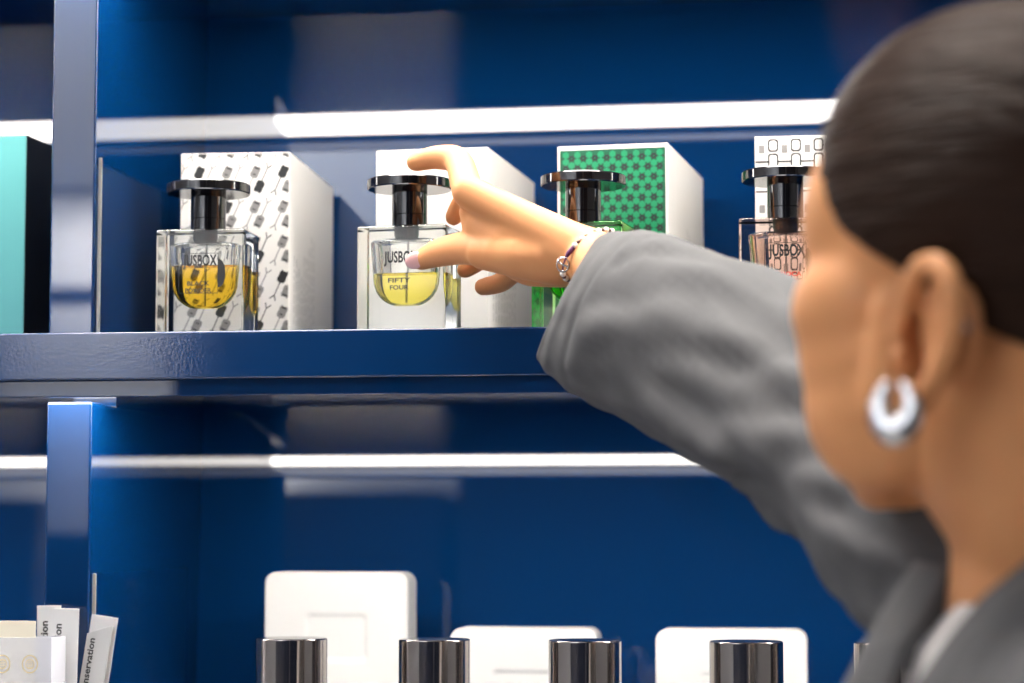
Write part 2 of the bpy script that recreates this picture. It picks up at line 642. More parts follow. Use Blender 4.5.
perfume_bottle((-.4985, 1.7455, SH), R(.5), 'clear square bottle of amber perfume, leftmost on the shelf, before the guitar-print box', .0548, M['bottle_glass'], M['air'], M['amber'], ['BLACK', 'POWDER'], M['ink_scent'])
perfume_bottle((-.3370, 1.7455, SH), R(-6), 'clear square bottle of yellow perfume which the hand is grasping', .0462, M['bottle_glass'], M['air'], M['yellow'], ['FIFTY', 'FOUR'], M['ink_scent'], False)
perfume_bottle((-.2010, 1.7455, SH), R(-7), 'green glass bottle behind the wrist and sleeve, black disc cap showing', .0500, M['green_glass'], M['green_air'], M['green_liq'], [], M['ink_scent'])
perfume_bottle((-.0465, 1.7455, SH), R(3), 'red-tinted square bottle of orange perfume beside the woman\'s face, rightmost of the bottles', .0335, M['red_glass'], M['red_air'], M['orange_liq'], ['CARIOCA', 'HEART'], M['ink_red'])


# ================================================================== CARTONS
def side_print(bm, x, y0, y1, z0, z1, mi):
    rnd = random.Random(3)
    for k in range(9):
        ya = y0 + (y1 - y0) * k / 9
        L = rnd.uniform(.5, 1) * (z1 - z0)
        za = z0
        while za < z0 + L:
            seg = rnd.uniform(.003, .010)
            vs = [bm.verts.new((x, ya, za)), bm.verts.new((x, ya + .0022, za)), bm.verts.new((x, ya + .0022, za + seg)), bm.verts.new((x, ya, za + seg))]
            bm.faces.new(vs).material_index = mi
            za += seg + .0025


def clip_rect(pts, x0, x1, z0, z1):
    def cut(pl, inside, inter):
        out = []
        for i in range(len(pl)):
            a, b = pl[i - 1], pl[i]
            if inside(b):
                if not inside(a): out.append(inter(a, b))
                out.append(b)
            elif inside(a):
                out.append(inter(a, b))
        return out

    def ix(v):
        return lambda a, b: (v, a[1] + (b[1] - a[1]) * (v - a[0]) / (b[0] - a[0]))

    def iz(v):
        return lambda a, b: (a[0] + (b[0] - a[0]) * (v - a[1]) / (b[1] - a[1]), v)
    for ins, it in ((lambda p: p[0] >= x0, ix(x0)), (lambda p: p[0] <= x1, ix(x1)), (lambda p: p[1] >= z0, iz(z0)), (lambda p: p[1] <= z1, iz(z1))):
        if not pts: return []
        pts = cut(pts, ins, it)
    return pts


def perfume_box(loc, rotz, wdt, dep, h, label, pattern, mats, sidetext=True):
    """origin: front right bottom corner, local -X to the left, +Y back"""
    bm = bmesh.new()
    add_box(bm, -wdt, 0, 0, dep, 0, h, .0006, 2)
    e = .0006

    def pp(pts, y, mi):
        pts = clip_rect(pts, -wdt + e, -e, e, h - e)
        if len(pts) > 2:
            f = poly(bm, pts, y, mi)
    pattern(pp, wdt, h)
    if sidetext:
        side_print(bm, .00012, .02, .12, .02, .105, len(mats) - 1)
    # the printed polygons must keep facing out: no recalculation across separate islands needed
    o = from_bm('perfume_box', bm, mats, None, False, loc, rotz)
    return tag(o, label, 'perfume box', 'cartons behind the bottles')


def pat_guitar(pp, wd, h):
    def guitar(cx, cz, ang, mi):
        ca, sa = math.cos(ang), math.sin(ang)

        def T(l):
            return [(cx + a * ca - b * sa, cz + a * sa + b * ca) for a, b in l]
        body = [(-.0030, -.0002), (-.0037, .0022), (-.0033, .0048), (-.0035, .0078), (-.0024, .0100), (-.0008, .0092), (.0012, .0094), (.0027, .0100), (.0036, .0076), (.0033, .0048), (.0037, .0022), (.0030, -.0002), (0, -.0010)]
        pp(T(body), -.0001, mi)
        pp(T([(-.0013, .0018), (.0013, .0018), (.0013, .0028), (-.0013, .0028)]), -.0002, 2)
        pp(T([(-.0022, .0072), (.0022, .0072), (.0018, .0088), (-.0018, .0086)]), -.0002, 2)
        pp(T([(-.00045, 0), (-.00045, -.0128), (.00045, -.0128), (.00045, 0)]), -.0001, mi)
        pp(T([(-.00045, -.0120), (-.0030, -.0160), (-.0022, -.0165), (0, -.0130), (.0022, -.0165), (.0030, -.0160), (.00045, -.0120)]), -.0001, mi)
    px_, pz_ = .0236, .0292
    for r in range(-1, 7):
        for c in range(-1, 6):
            cx = -.0072 - c * px_
            cz = h - .0165 - r * pz_
            guitar(cx, cz - .004, R(-24), 1 if (c + r) % 3 else 2)
            guitar(cx - .0165, cz - .0080, R(156), 1 if (c + 2 * r) % 4 else 2)


def pat_plain(pp, wd, h):
    pass


def pat_green(pp, wd, h):
    m = .0022
    pp([(-wd + m, 0.001), (-m, .001), (-m, h - .0035), (-wd + m, h - .0035)], -.0001, 2)
    s = .0056
    hx = s * math.sqrt(3) / 2

    def clipdot(cx, cz, r, mi, y):
        if -wd + m + r < cx < -m - r and r < cz < h - .0035 - r:
            pp([(cx + r * math.cos(R(60 * k + 30)), cz + r * math.sin(R(60 * k + 30))) for k in range(6)], y, mi)
    nx = int(wd / hx) + 1
    for i in range(nx + 1):
        for j in range(-1, int(h / s) + 2):
            cx = -wd + m + i * hx
            cz = j * s + (s / 2 if i % 2 else 0)
            a = (2 * j + (i % 2))       # colouring of the triangular lattice: one site in three is a dark flower
            k = ((a - i) // 2 - i) % 3 if True else 0
            q = ((a - i) // 2)
            if (q - i) % 3 == 0:
                for d in range(6):
                    an = R(60 * d)
                    x2, z2 = cx + .0017 * math.cos(an), cz + .0017 * math.sin(an)
                    clipdot(x2, z2, .00095, 3, -.0003)
            else:
                clipdot(cx, cz, .0029, 1, -.0002)


def pat_blocks(pp, wd, h):
    pw, ph = .0182, .0242
    lw = .0013

    def rr(cx, cz, a, b, c):
        return [(cx - a, cz - b + c), (cx - a + c, cz - b), (cx + a - c, cz - b), (cx + a, cz - b + c), (cx + a, cz + b - c), (cx + a - c, cz + b), (cx - a + c, cz + b), (cx - a, cz + b - c)]
    for i in range(0, int(wd / pw) + 2):
        for j in range(0, int(h / ph) + 2):
            cx = -wd + .0055 + i * pw
            cz = h - .0105 - j * ph
            # grey square in its frame
            pp(rr(cx, cz, .0023, .0033, .0004), -.0002, 2)
            # big white rounded block, offset half a step
            x2, z2 = cx + pw / 2, cz - ph / 2 + .002
            pp(rr(x2, z2, .0042, .0066, .0016), -.0002, 1)
            pp(rr(x2, z2, .0042 - lw, .0066 - lw, .0011), -.0003, 0)
            pp(rr(x2, cz + .0030, .0042, .0052, .0016), -.0002, 1)
            pp(rr(x2, cz + .0030, .0042 - lw, .0052 - lw, .0011), -.0003, 0)
            # connecting lines
            pp([(cx - pw / 2 + .0042, z2 - lw / 2), (x2 - .0042, z2 - lw / 2), (x2 - .0042, z2 + lw / 2), (cx - pw / 2 + .0042, z2 + lw / 2)], -.0002, 1)


def pat_teal(pp, wd, h):
    pp([(-wd + .0007, .0007), (-.0007, .0007), (-.0007, h - .0007), (-wd + .0007, h - .0007)], -.0001, 1)


BXH = .1615
perfume_box((-.4564, 1.84, SH), R(2.7), .0920, .205, BXH, 'white carton printed with little guitars behind the amber bottle', pat_guitar, [M['carton'], M['ink_grey'], M['ink'], M['carton'], M['ink_faint']])
perfume_box((-.2902, 1.84, SH), R(-3.2), .0945, .200, BXH, 'plain white carton behind the yellow bottle and the hand', pat_plain, [M['carton'], M['ink_faint']])
perfume_box((-.1428, 1.84, SH), R(-4.7), .0915, .195, BXH, 'white carton with emerald green flower-lattice front, behind the wrist', pat_green, [M['carton'], M['green_print'], M['green_dark'], M['ink'], M['ink_faint']])
perfume_box((.0190, 1.84, SH), R(0), .0920, .200, BXH + .003, 'white carton with black rounded-block pattern beside the woman\'s face', pat_blocks, [M['carton'], M['ink'], M['ink_grey'], M['ink_faint']])
o = perfume_box((-.6838, 1.84, SH), R(-3), .105, .195, .1815, 'tall teal fronted carton with black sides in the left bay', pat_teal, [M['black_carton'], M['teal']], False)
del o['group']

# ================================================================== LOWER SHELF
Z0 = SH - PITCHZ


def cosmetic_bottle(x, label):
    t = empty('metal_capped_bottle', (x, 1.748, Z0), 0, label, 'bottle', 'metal-capped bottles on the lower shelf')
    hc = 1.3680 - Z0
    bm = bmesh.new()
    prof = [(.0270, hc - .062), (.0276, hc - .0612), (.0276, hc - .0012), (.0270, hc - .0003), (.0262, hc), (.0120, hc + .0003), (.001, hc + .0004)]
    rings = []
    for r, z in prof:                     # drawn metal: faint lengthwise ripples that break up what it mirrors
        rg = []
        for k in range(160):
            a = 2 * PI * k / 160
            q = 1 + (.0060 * noise.noise(Vector((math.cos(a) * 3.1, math.sin(a) * 3.1, x * 3))) + .0034 * noise.noise(Vector((math.cos(a) * 7, math.sin(a) * 7, x * 3))) + .0018 * noise.noise(Vector((math.cos(a) * 15, math.sin(a) * 15, x * 3)))) * min(1, r / .02)
            rg.append(Vector((r * q * math.cos(a), r * q * math.sin(a), z)))
        rings.append(rg)
    add_rings(bm, rings)
    from_bm('cap', bm, M['chrome'], t, True)
    bm = bmesh.new()
    add_lathe(bm, [(.022, 0), (.0256, .002), (.0256, hc - .0645), (.020, hc - .0625), (.020, hc - .060)], 48)
    from_bm('glass_body', bm, M['bottle_glass'], t, True)


for x, lab in zip((-.4290, -.3170, -.2010, -.0790, .0285), (
        'dark chrome capped bottle leftmost on the lower shelf, before the embossed white block',
        'second chrome capped bottle from the left, at the gap between two white blocks',
        'third chrome capped bottle, at the right end of the middle white block',
        'fourth chrome capped bottle, in front of the rightmost white block',
        'chrome capped bottle half hidden by the jacket lapel')):
    cosmetic_bottle(x, lab)


def white_block(xc, zb, w, h, label):
    """rounded-square block with a sunk panel in its front face"""
    r = .010
    d = .042
    n = 6

    def rsq(hw, hh, rr, y):
        pts = []
        for (sx, sz, a0) in ((1, 1, 0), (-1, 1, 90), (-1, -1, 180), (1, -1, 270)):
            for k in range(n + 1):
                a = R(a0 + 90 * k / n)
                pts.append(Vector((sx * (hw - rr) + rr * math.cos(a), y, h / 2 + sz * (hh - rr) + rr * math.sin(a))))
        return pts
    hw, hh = w / 2, h / 2
    rings = [rsq(hw - .001, hh - .001, r - .001, d), rsq(hw, hh, r, d - .001), rsq(hw, hh, r, .0012), rsq(hw - .0012, hh - .0012, r - .001, 0),
             rsq(hw - .033, hh - .033, .006, 0), rsq(hw - .037, hh - .037, .005, .0024), rsq(hw - .040, hh - .040, .004, .0026)]
    bm = bmesh.new()
    add_rings(bm, rings)
    o = from_bm('white_block', bm, M['ceramic'], None, True, (xc, 1.95, zb))
    return tag(o, label, 'block', 'rounded white blocks on the lower shelf')


RIS = .046
bm = bmesh.new()
add_box(bm, -.075, .075, 0, .07, 0, RIS, .004, 3)
tag(from_bm('display_riser', bm, M['ceramic'], None, True, (-.440, 1.935, Z0)), 'low white riser under the leftmost embossed block', 'riser')
white_block(-.440, Z0 + RIS, .1262, 1.4150 - Z0 - RIS, 'raised white rounded block with sunk square, leftmost and tallest')
white_block(-.277, Z0, .1262, 1.3680 - Z0, 'white rounded block in the middle, behind the second and third chrome caps')
white_block(-.101, Z0, .1270, 1.3680 - Z0, 'white rounded block nearest the jacket, rightmost of the blocks')


# paper strips in an acrylic holder at the lower left
def card(name, wdt, h, loc, rot, label, text=None, m=None, tx=0, th=.055, tcz=None, cat='card', lines=None):
    bm = bmesh.new()
    add_box(bm, -wdt / 2, wdt / 2, 0, .0006, 0, h, .0001, 1)
    o = bpy.data.objects.new(name, None)
    if text:
        for (dx, cz, tw, tth, s) in text:
            text_into(bm, s, tw, tth, dx, cz, -.00012, 1, rot=R(90))
    ob = from_bm(name, bm, [m or M['paper'], M['ink']], None, False, loc)
    ob.rotation_euler = rot
    bpy.data.objects.remove(o)
    return tag(ob, label, cat)


ZS = Z0


def pocket(bm, x0, x1, y0, y1, z1):
    t = .002
    o_ = lambda z: [Vector((x, y, z)) for x, y in ((x0, y0), (x1, y0), (x1, y1), (x0, y1))]
    i_ = lambda z: [Vector((x, y, z)) for x, y in ((x0 + t, y0 + t), (x1 - t, y0 + t), (x1 - t, y1 - t), (x0 + t, y1 - t))]
    add_rings(bm, [o_(0), o_(z1), i_(z1), i_(t)])


ho = empty('card_holder', (-.63, 1.72, ZS), 0, 'frosted acrylic card holder with pale gold round emblems at the lower left', 'card holder')
bm = bmesh.new()
zt_ = 1.3690 - ZS
pocket(bm, -.040, .0255, -.022, .010, zt_)
for mx in (-.0135, .0085):
    for r0, r1 in ((.0056, .0064), (.0030, .0036)):
        for k in range(24):
            a0, a1 = 2 * PI * k / 24, 2 * PI * (k + 1) / 24
            poly(bm, [(mx + r * math.cos(a), zt_ - .0200 + r * 1.1 * math.sin(a)) for r, a in ((r0, a0), (r1, a0), (r1, a1), (r0, a1))], -.0222, 1)
    for k in range(5):
        z = zt_ - .0226 + .0012 * k
        poly(bm, [(mx - .002, z), (mx + .002, z), (mx + .002, z + .0004), (mx - .002, z + .0004)], -.0222, 1)
from_bm('tall_pocket', bm, [M['frost'], M['ink_gold']], ho)
bm = bmesh.new()
pocket(bm, -.040, .066, .0102, .0290, .045)
from_bm('rear_tray', bm, M['frost'], ho)


def card(wdt, h, px, py, Y, lean, yaw, label, word_dx=None, word_top=0, wl=.047, wh=.0062, slant=0., m=None, kind='scent_card', cat='card'):
    '''paper strip whose top edge is centred at (px, py): leans by lean, turned by yaw'''
    bm = bmesh.new()
    add_box(bm, -wdt / 2, wdt / 2, 0, .0006, 0, h, .0001, 1)
    for v in bm.verts:
        if v.co.z > h / 2:
            v.co.z += slant * (v.co.x / wdt)
    if word_dx is not None:
        text_into(bm, 'Conservation', wl, wh, word_dx, h - word_top - wl / 2, -.00015, 1, rot=R(90))
    ob = from_bm(kind, bm, [m or M['paper'], M['ink']])
    top = un(px, py, Y)
    rot = Matrix.Rotation(yaw, 3, 'Z') @ Matrix.Rotation(lean, 3, 'Y')
    ob.location = top - rot @ Vector((0, 0, h))
    ob.rotation_euler = rot.to_euler()
    return tag(ob, label, cat)


card(.046, .1375, 7, 621, 1.7265, 0, R(2), 'cream coloured card standing at the back of the frosted holder', m=M['cream'], kind='cream_card')
card(.0195, .1440, 49, 605.5, 1.7385, R(-1), 0, 'white paper strip with sideways black lettering, left of the fan', -.0038, .0120)
card(.0205, .1410, 66.5, 608.5, 1.7350, R(1), 0, 'white lettered paper strip overlapping its left neighbour in the holder', -.0064, .0120)
card(.0215, .1370, 105, 616, 1.7455, R(8), R(1), 'tilted blank white card behind the grey lettered card, rightmost')
card(.0195, .1310, 100, 629.5, 1.7415, R(8.5), R(1), 'tilted grey card with sideways lettering, in front of the blank card', -.0052, .0075, .046, .0054, .009, M['paper_grey'])


# ================================================================== THE WOMAN
person = empty('person', (.10, 1.10, 0), 0, 'woman in grey blazer seen from behind, reaching for a bottle with her right hand', 'person')
PO = Vector((.10, 1.10, 0))


def ppart(name, bm, m, smooth='full', parent=None):
    for v in bm.verts:
        v.co -= PO
    return from_bm(name, bm, m, parent or person, smooth)


# --- head frame
HC = Vector((.066, 1.095, 1.600))
FACE = 44.0
ff = Vector((-math.sin(R(FACE)), math.cos(R(FACE)), 0))       # forward
lf = Vector((-math.cos(R(FACE)), -math.sin(R(FACE)), 0))      # her left
HM = Matrix((lf * -1, ff, Vector((0, 0, 1)))).transposed()    # columns: right, forward, up


def hp(x, y, z):        # head coordinates: x to her right, y forward, z up
    return HC + HM @ Vector((x, y, z))


body = bmesh.new()
# cranium, face, jaw
add_ell(body, hp(0, -.008, 0), (.0735, .093, .088), HM, 40, 28)
add_ell(body, hp(0, .020, -.030), (.066, .068, .080), HM, 36, 24)
add_ell(body, hp(0, .040, -.068), (.052, .050, .060), HM, 32, 20)
add_ell(body, hp(0, .052, -.096), (.034, .038, .036), HM, 28, 18)
for s in (-1, 1):
    add_ell(body, hp(s * .046, .040, -.046), (.030, .036, .032), HM)            # cheeks
    add_ell(body, hp(s * .041, .033, -.090), (.030, .041, .043), HM)
    add_ell(body, hp(s * .043, .036, -.068), (.030, .039, .034), HM)
    add_ell(body, hp(s * .038, .042, -.002), (.030, .034, .044), HM)
    add_chain(body, [hp(s * .062, .000, -.050), hp(s * .058, .008, -.090), hp(s * .034, .046, -.121), hp(s * .006, .070, -.128)], [.012, .015, .0140, .013])   # jaw line
    add_ell(body, hp(s * .028, .074, .000), (.018, .010, .007), HM)              # brow
    add_chain(body, [hp(s * .020, .080, -.030), hp(s * .036, .074, -.030)], [.006, .005])  # lids
add_ell(body, hp(0, .060, .030), (.048, .024, .040), HM)                         # forehead
add_chain(body, [hp(0, .084, -.012), hp(0, .094, -.038), hp(0, .101, -.052)], [.006, .008, .0095])   # nose
for s in (-1, 1):
    add_ell(body, hp(s * .009, .091, -.054), (.006, .009, .006), HM)
add_ell(body, hp(0, .083, -.080), (.022, .009, .006), HM)                        # lips
add_ell(body, hp(0, .081, -.089), (.019, .009, .006), HM)
add_ell(body, hp(0, .078, -.120), (.018, .014, .015), HM)                        # chin


# ears
def ear(s):
    def ep(a, b, c):   # a back, b up, c outward
        base = (s * .0720, -.018, -.066)
        return hp(base[0] + s * c * .9 + s * a * .06, base[1] - a * 1.3, base[2] + b * 1.04)
    add_chain(body, [ep(-.004, .004, .003), ep(.004, .022, .006), ep(.013, .031, .010), ep(.024, .030, .013), ep(.031, .020, .014), ep(.031, .006, .013), ep(.025, -.008, .010), ep(.016, -.020, .008), ep(.008, -.028, .006), ep(.001, -.024, .004)],
              [.0046, .0052, .0056, .0058, .0058, .0056, .0056, .0062, .0070, .0055], 10, 3)
    add_chain(body, [ep(.018, .020, .007), ep(.021, .006, .008), ep(.015, -.010, .006)], [.0035, .0042, .0035], 10, 3)   # antihelix
    add_ell(body, ep(.017, .004, -.005), (.004, .019, .024), HM)                        # back plate
    add_ell(body, ep(-.002, -.006, .004), (.0045, .0045, .006), HM)                    # tragus


ear(-1)
ear(1)
# neck and shoulders
NB = Vector((.112, 1.100, 1.425))
add_chain(body, [hp(0, -.022, -.060), hp(0, -.020, -.105), NB + Vector((-.004, 0, .02)), NB + Vector((.005, 0, -.05))], [.056, .052, .054, .066], 24)
add_chain(body, [hp(0, .004, -.100), NB + Vector((-.020, .004, .03)), NB + Vector((-.020, .004, -.04))], [.046, .045, .052], 22)
add_chain(body, [NB + Vector((0, -.02, -.02)), NB + Vector((.01, -.09, -.050)), NB + Vector((.01, -.165, -.085))], [.045, .036, .038], 20)
add_chain(body, [NB + Vector((0, .02, -.02)), NB + Vector((.0, .09, -.03)), NB + Vector((-.005, .150, -.045))], [.045, .042, .048], 20)
for z, a, b in ((1.30, .085, .15), (1.18, .085, .14), (1.06, .08, .13), (.95, .09, .155)):
    add_ell(body, (NB.x + .005, NB.y, z), (a, b, .11))

# right arm to the hand: pixel positions with their distance
SHO = un(930, 540, 1.235)
ELB = un(745, 376, 1.440)
WRI = un(590, 257, 1.632)
WR2 = un(560, 248, 1.640)
add_chain(body, [SHO, SHO.lerp(ELB, .5), ELB], [.044, .038, .034], 20)
add_chain(body, [ELB, ELB.lerp(WRI, .4), ELB.lerp(WRI, .8), WRI, WR2], [.036, .034, .025, .0215, .021], 20)
add_chain(body, [ELB.lerp(WRI, .8), un(592, 262, 1.645), un(562, 254, 1.655)], [.022, .019, .019], 16)
# palm
IM, MM, RM, PM = un(468, 192, 1.655), un(490, 202, 1.667), un(506, 217, 1.679), un(518, 236, 1.688)
for mcp, r, wp in ((IM, .0122, (578, 250, 1.632)), (MM, .0120, (582, 252, 1.640)), (RM, .0115, (585, 256, 1.648)), (PM, .0115, (585, 262, 1.655))):
    wv = un(*wp)
    add_chain(body, [wv, wv.lerp(mcp, .5), mcp], [.0185, .0150, r], 16)
add_chain(body, [un(560, 262, 1.640), un(520, 255, 1.645), un(484, 252, 1.660)], [.018, .0175, .0135], 16)        # thenar
add_chain(body, [un(565, 266, 1.655), un(530, 265, 1.672), un(512, 258, 1.688)], [.016, .0165, .0140], 16)        # heel
add_chain(body, [un(515, 232, 1.650), un(494, 216, 1.662)], [.0165, .0135], 16)
add_chain(body, [un(560, 250, 1.638), un(520, 232, 1.650), un(488, 214, 1.660)], [.0185, .0180, .0120], 16)
add_chain(body, [un(545, 256, 1.640), un(505, 238, 1.655), un(480, 224, 1.664)], [.0175, .0170, .0125], 16)                                   # back of the hand
# fingers
add_chain(body, [IM, un(459, 158, 1.688), un(435, 157, 1.702), un(416, 162, 1.709)], [.0122, .0108, .0092, .0076], 14)    # index
add_chain(body, [MM, un(476, 188, 1.708), un(461, 204, 1.733), un(454, 217, 1.738)], [.0115, .0092, .0082, .0072], 14)    # middle
add_chain(body, [RM, un(496, 236, 1.725), un(478, 262, 1.738), un(465, 270, 1.738)], [.0112, .0092, .0080, .0068], 14)    # ring
add_chain(body, [PM, un(526, 257, 1.706), un(503, 283, 1.722), un(483, 287, 1.728)], [.0108, .0088, .0080, .0070], 14)    # little
# thumb
add_chain(body, [un(500, 252, 1.652), un(468, 247, 1.674), un(440, 252, 1.697), un(421, 260, 1.7085)], [.0150, .0128, .0112, .0082], 16)
add_chain(body, [un(474, 238, 1.672), un(470, 212, 1.664)], [.0075, .0085], 12)                                    # web

# left arm hanging, with a relaxed hand
LS = Vector((.125, .915, 1.345))
LE = Vector((.185, .865, 1.085))
LW = Vector((.105, .850, .860))
add_chain(body, [LS, LS.lerp(LE, .5), LE], [.048, .042, .036], 18)
add_chain(body, [LE, LE.lerp(LW, .4), LW], [.036, .034, .022], 18)
pdir = (LW - LE).normalized()
side = Vector((1, 0, 0)).cross(pdir).cross(pdir).normalized()
for k, (off, ln) in enumerate(((-.030, .068), (-.010, .078), (.010, .073), (.029, .058))):
    b0 = LW + pdir * .085 + Vector((off, .004, 0))
    add_chain(body, [LW + Vector((off * .4, 0, 0)), b0], [.017, .012], 12)
    add_chain(body, [b0, b0 + pdir * ln * .5 + Vector((-.004, .010, 0)), b0 + pdir * ln * .85 + Vector((-.006, .028, 0)), b0 + pdir * ln + Vector((-.008, .040, 0))], [.0105, .0092, .008, .007], 12)
add_chain(body, [LW + pdir * .02 + Vector((-.02, .01, 0)), LW + pdir * .055 + Vector((-.045, .022, 0)), LW + pdir * .085 + Vector((-.052, .034, 0))], [.015, .011, .008], 12)
# legs
for s in (-1, 1):
    yh = NB.y + s * .085
    add_chain(body, [(NB.x + .01, yh, .90), (NB.x, yh + s * .012, .49), (NB.x + .02, yh + s * .018, .07)], [.085, .055, .036], 18)
    add_chain(body, [(NB.x + .02, yh + s * .018, .045), (NB.x - .13, yh + s * .03, .030)], [.034, .026], 14)

for v in body.verts:
    v.co -= PO
bo = from_bm('body', body, M['skin'], person, 'full')
md = bo.modifiers.new('remesh', 'REMESH')
md.mode = 'VOXEL'
md.voxel_size = .0019
sm = bo.modifiers.new('smooth', 'SMOOTH')
sm.factor = .5
sm.iterations = 7
bpy.context.view_layer.update()
dg = bpy.context.evaluated_depsgraph_get()
nm = bpy.data.meshes.new_from_object(bo.evaluated_get(dg))
bo.modifiers.clear()
old = bo.data
bo.data = nm
nm.name = 'body'
bpy.data.meshes.remove(old)
if not nm.materials:
    nm.materials.append(M['skin'])
for p in nm.polygons:
    p.use_smooth = True
# soften the head (not the ears) so that the cheeks read as one surface
vg = bo.vertex_groups.new(name='head')
earc = [hp(s * .078, -.030, -.062) - PO for s in (-1, 1)]
hc_ = HC - PO
for v in nm.vertices:
    if v.co.z > 1.38 and (v.co - hc_).length < .17:
        de = min((v.co - e).length for e in earc)
        wgt = max(0, min(1, (de - .050) / .014))
        if wgt > 0:
            vg.add([v.index], wgt, 'REPLACE')
sm = bo.modifiers.new('soft', 'SMOOTH')
sm.factor = .5
sm.iterations = 60
sm.vertex_group = 'head'
bpy.context.view_layer.update()
dg = bpy.context.evaluated_depsgraph_get()
n2 = bpy.data.meshes.new_from_object(bo.evaluated_get(dg))
bo.modifiers.clear()
bo.data = n2
bpy.data.meshes.remove(nm)
nm = n2
nm.name = 'body'
bo.vertex_groups.clear()

# eyes, lips and nails
for s in (-1, 1):
    bm = bmesh.new()
    add_ell(bm, hp(s * .030, .0695, -.022), (.0118, .0118, .0118), HM, 20, 14)
    e = ppart('eye', bm, M['eyewhite'], 'full', bo)
    bm = bmesh.new()
    add_ell(bm, hp(s * .030, .0775, -.022), (.0056, .0042, .0056), HM, 16, 10)
    ppart('iris', bm, M['iris'], 'full', bo)
bm = bmesh.new()
add_ell(bm, hp(0, .0850, -.0805), (.022, .0085, .0050), HM)
add_ell(bm, hp(0, .0830, -.0895), (.019, .0085, .0055), HM)
ppart('lips', bm, M['lip'], 'full', bo)
# thumb nail
t1, t0 = un(410.5, 263, 1.7080), un(436, 252, 1.699)
td = (t1 - t0).normalized()
tv = (Vector((0, 0, CZ)) - t1).normalized()
tv = (tv - td * tv.dot(td)).normalized()
ts = td.cross(tv)
bm = bmesh.new()
nmx = Matrix((td, ts, tv)).transposed()
add_ell(bm, un(418.0, 259.0, 1.7075) + tv * .0055, (.0085, .0066, .0030), nmx, 20, 12)
ppart('fingernail', bm, M['nail'], 'full', bo)


# --- hair pulled back
def hairline(y):
    pts = [(-.12, -.105), (-.08, -.088), (-.045, -.062), (-.022, -.040), (0, -.026), (.018, -.014), (.032, .008), (.044, .034), (.056, .060), (.075, .069), (.1, .069)]
    if y <= pts[0][0]: return pts[0][1]
    for (a, b), (c, d) in zip(pts[:-1], pts[1:]):
        if y <= c:
            return b + (d - b) * (y - a) / (c - a)
    return pts[-1][1]


bm = bmesh.new()
nu, nv = 128, 80
rings = []
for i in range(1, nv):
    th = PI * i / nv
    rg = []
    for k in range(nu):
        ph = 2 * PI * k / nu
        d = Vector((math.sin(th) * math.cos(ph), math.sin(th) * math.sin(ph), math.cos(th)))
        p = Vector((d.x * .0735, d.y * .093, d.z * .088))
        yy, zz = p.y - .008, p.z
        m = (zz - hairline(yy)) / .014
        m = max(0, min(1, m + .5))
        m = m * m * (3 - 2 * m)
        # comb lines running towards the bun at the back of the head
        ang = math.atan2(p.x, p.z + .02)
        g = noise.noise(Vector((ang * 16, p.y * 9, 3))) * .0014 + noise.noise(Vector((ang * 46, p.y * 14, 7))) * .0007
        off = -.016 * (1 - m) + m * (.0105 + g)
        q = p + Vector((d.x, d.y, d.z)) * off
        rg.append(hp(q.x, q.y - .008, q.z))
    rings.append(rg)
add_rings(bm, rings)
hair = ppart('hair', bm, M['hair'])
bm = bmesh.new()
nb = 40
rg = []
for i in range(1, 24):
    th = PI * i / 24
    r_ = []
    for k in range(nb):
        ph = 2 * PI * k / nb
        d = Vector((math.sin(th) * math.cos(ph), math.sin(th) * math.sin(ph), math.cos(th)))
        tw = .035 + .002 * math.sin(7 * ph + 5 * th)
        r_.append(hp(d.x * tw, -.125 + d.y * tw * .8, .012 + d.z * tw))
    rg.append(r_)
add_rings(bm, rg)
ppart('hair_bun', bm, M['hair'], 'full', hair)

# --- earring, stud
EL = un(895, 384, 1.020)
bm = bmesh.new()
a0 = Vector((0, 0, 1))
view = (Vector((0, 0, CZ)) - EL).normalized()
rt = a0.cross(view).normalized() * -1
ring = []
ec = un(896, 407, 1.010)
px2m = 1.018 / FPX
# chunky hoop: thick at the bottom, tapering into two arms that clasp the lobe
N = 30
pts, rad = [], []
hd = (ff * .45 + Vector((rt.x, rt.y, 0)) * .9).normalized()
for k in range(N + 1):
    a = R(125) + R(290) * k / N      # open at the top
    t = k / N
    pts.append(ec + hd * (math.cos(a) * .0072) + Vector((0, 0, 1)) * (math.sin(a) * .0102))
    rad.append(.0032 + .0040 * math.sin(PI * t) ** 1.5)
add_chain(bm, pts, rad, 14, 1)
ppart('hoop_earring', bm, M['silver'])['label'] = 'chunky silver hoop earring'
bm = bmesh.new()
add_ell(bm, un(961, 327, 1.000), (.0042, .0042, .0042))
ppart('ear_stud', bm, M['silver'])

# --- bracelet
top, bot, near = un(606, 230, 1.628), un(574, 281, 1.632), un(567.5, 255, 1.606)
bc = (top + bot) / 2
v1, v2 = top - bc, near - bc
bm = bmesh.new()
add_chain(bm, [bc + v1 * math.cos(2 * PI * k / 36) + v2 * math.sin(2 * PI * k / 36) for k in range(37)], [.0006] * 37, 6, 1)
br = ppart('bracelet', bm, M['thread'])
nb_ = 42
for k in range(nb_):
    a = 2 * PI * k / nb_
    p = bc + v1 * math.cos(a) + v2 * math.sin(a)
    if R(75) < a < R(135):
        continue
    bm = bmesh.new()
    add_ell(bm, p, (.0023,) * 3 if k % 2 == 0 else (.0018,) * 3, None, 12, 8)
    ppart('bead', bm, M['bead'] if k % 2 == 0 else M['bead_dark'], 'full', br)
bm = bmesh.new()
add_chain(bm, [bc + v1 * math.cos(R(a)) + v2 * math.sin(R(a)) for a in (74, 80, 86, 92)], [.0016, .0019, .0019, .0015], 10, 2)
ppart('purple_knot', bm, M['thread'], 'full', br)
cc = bc + v1 * math.cos(R(112)) + v2 * math.sin(R(112))
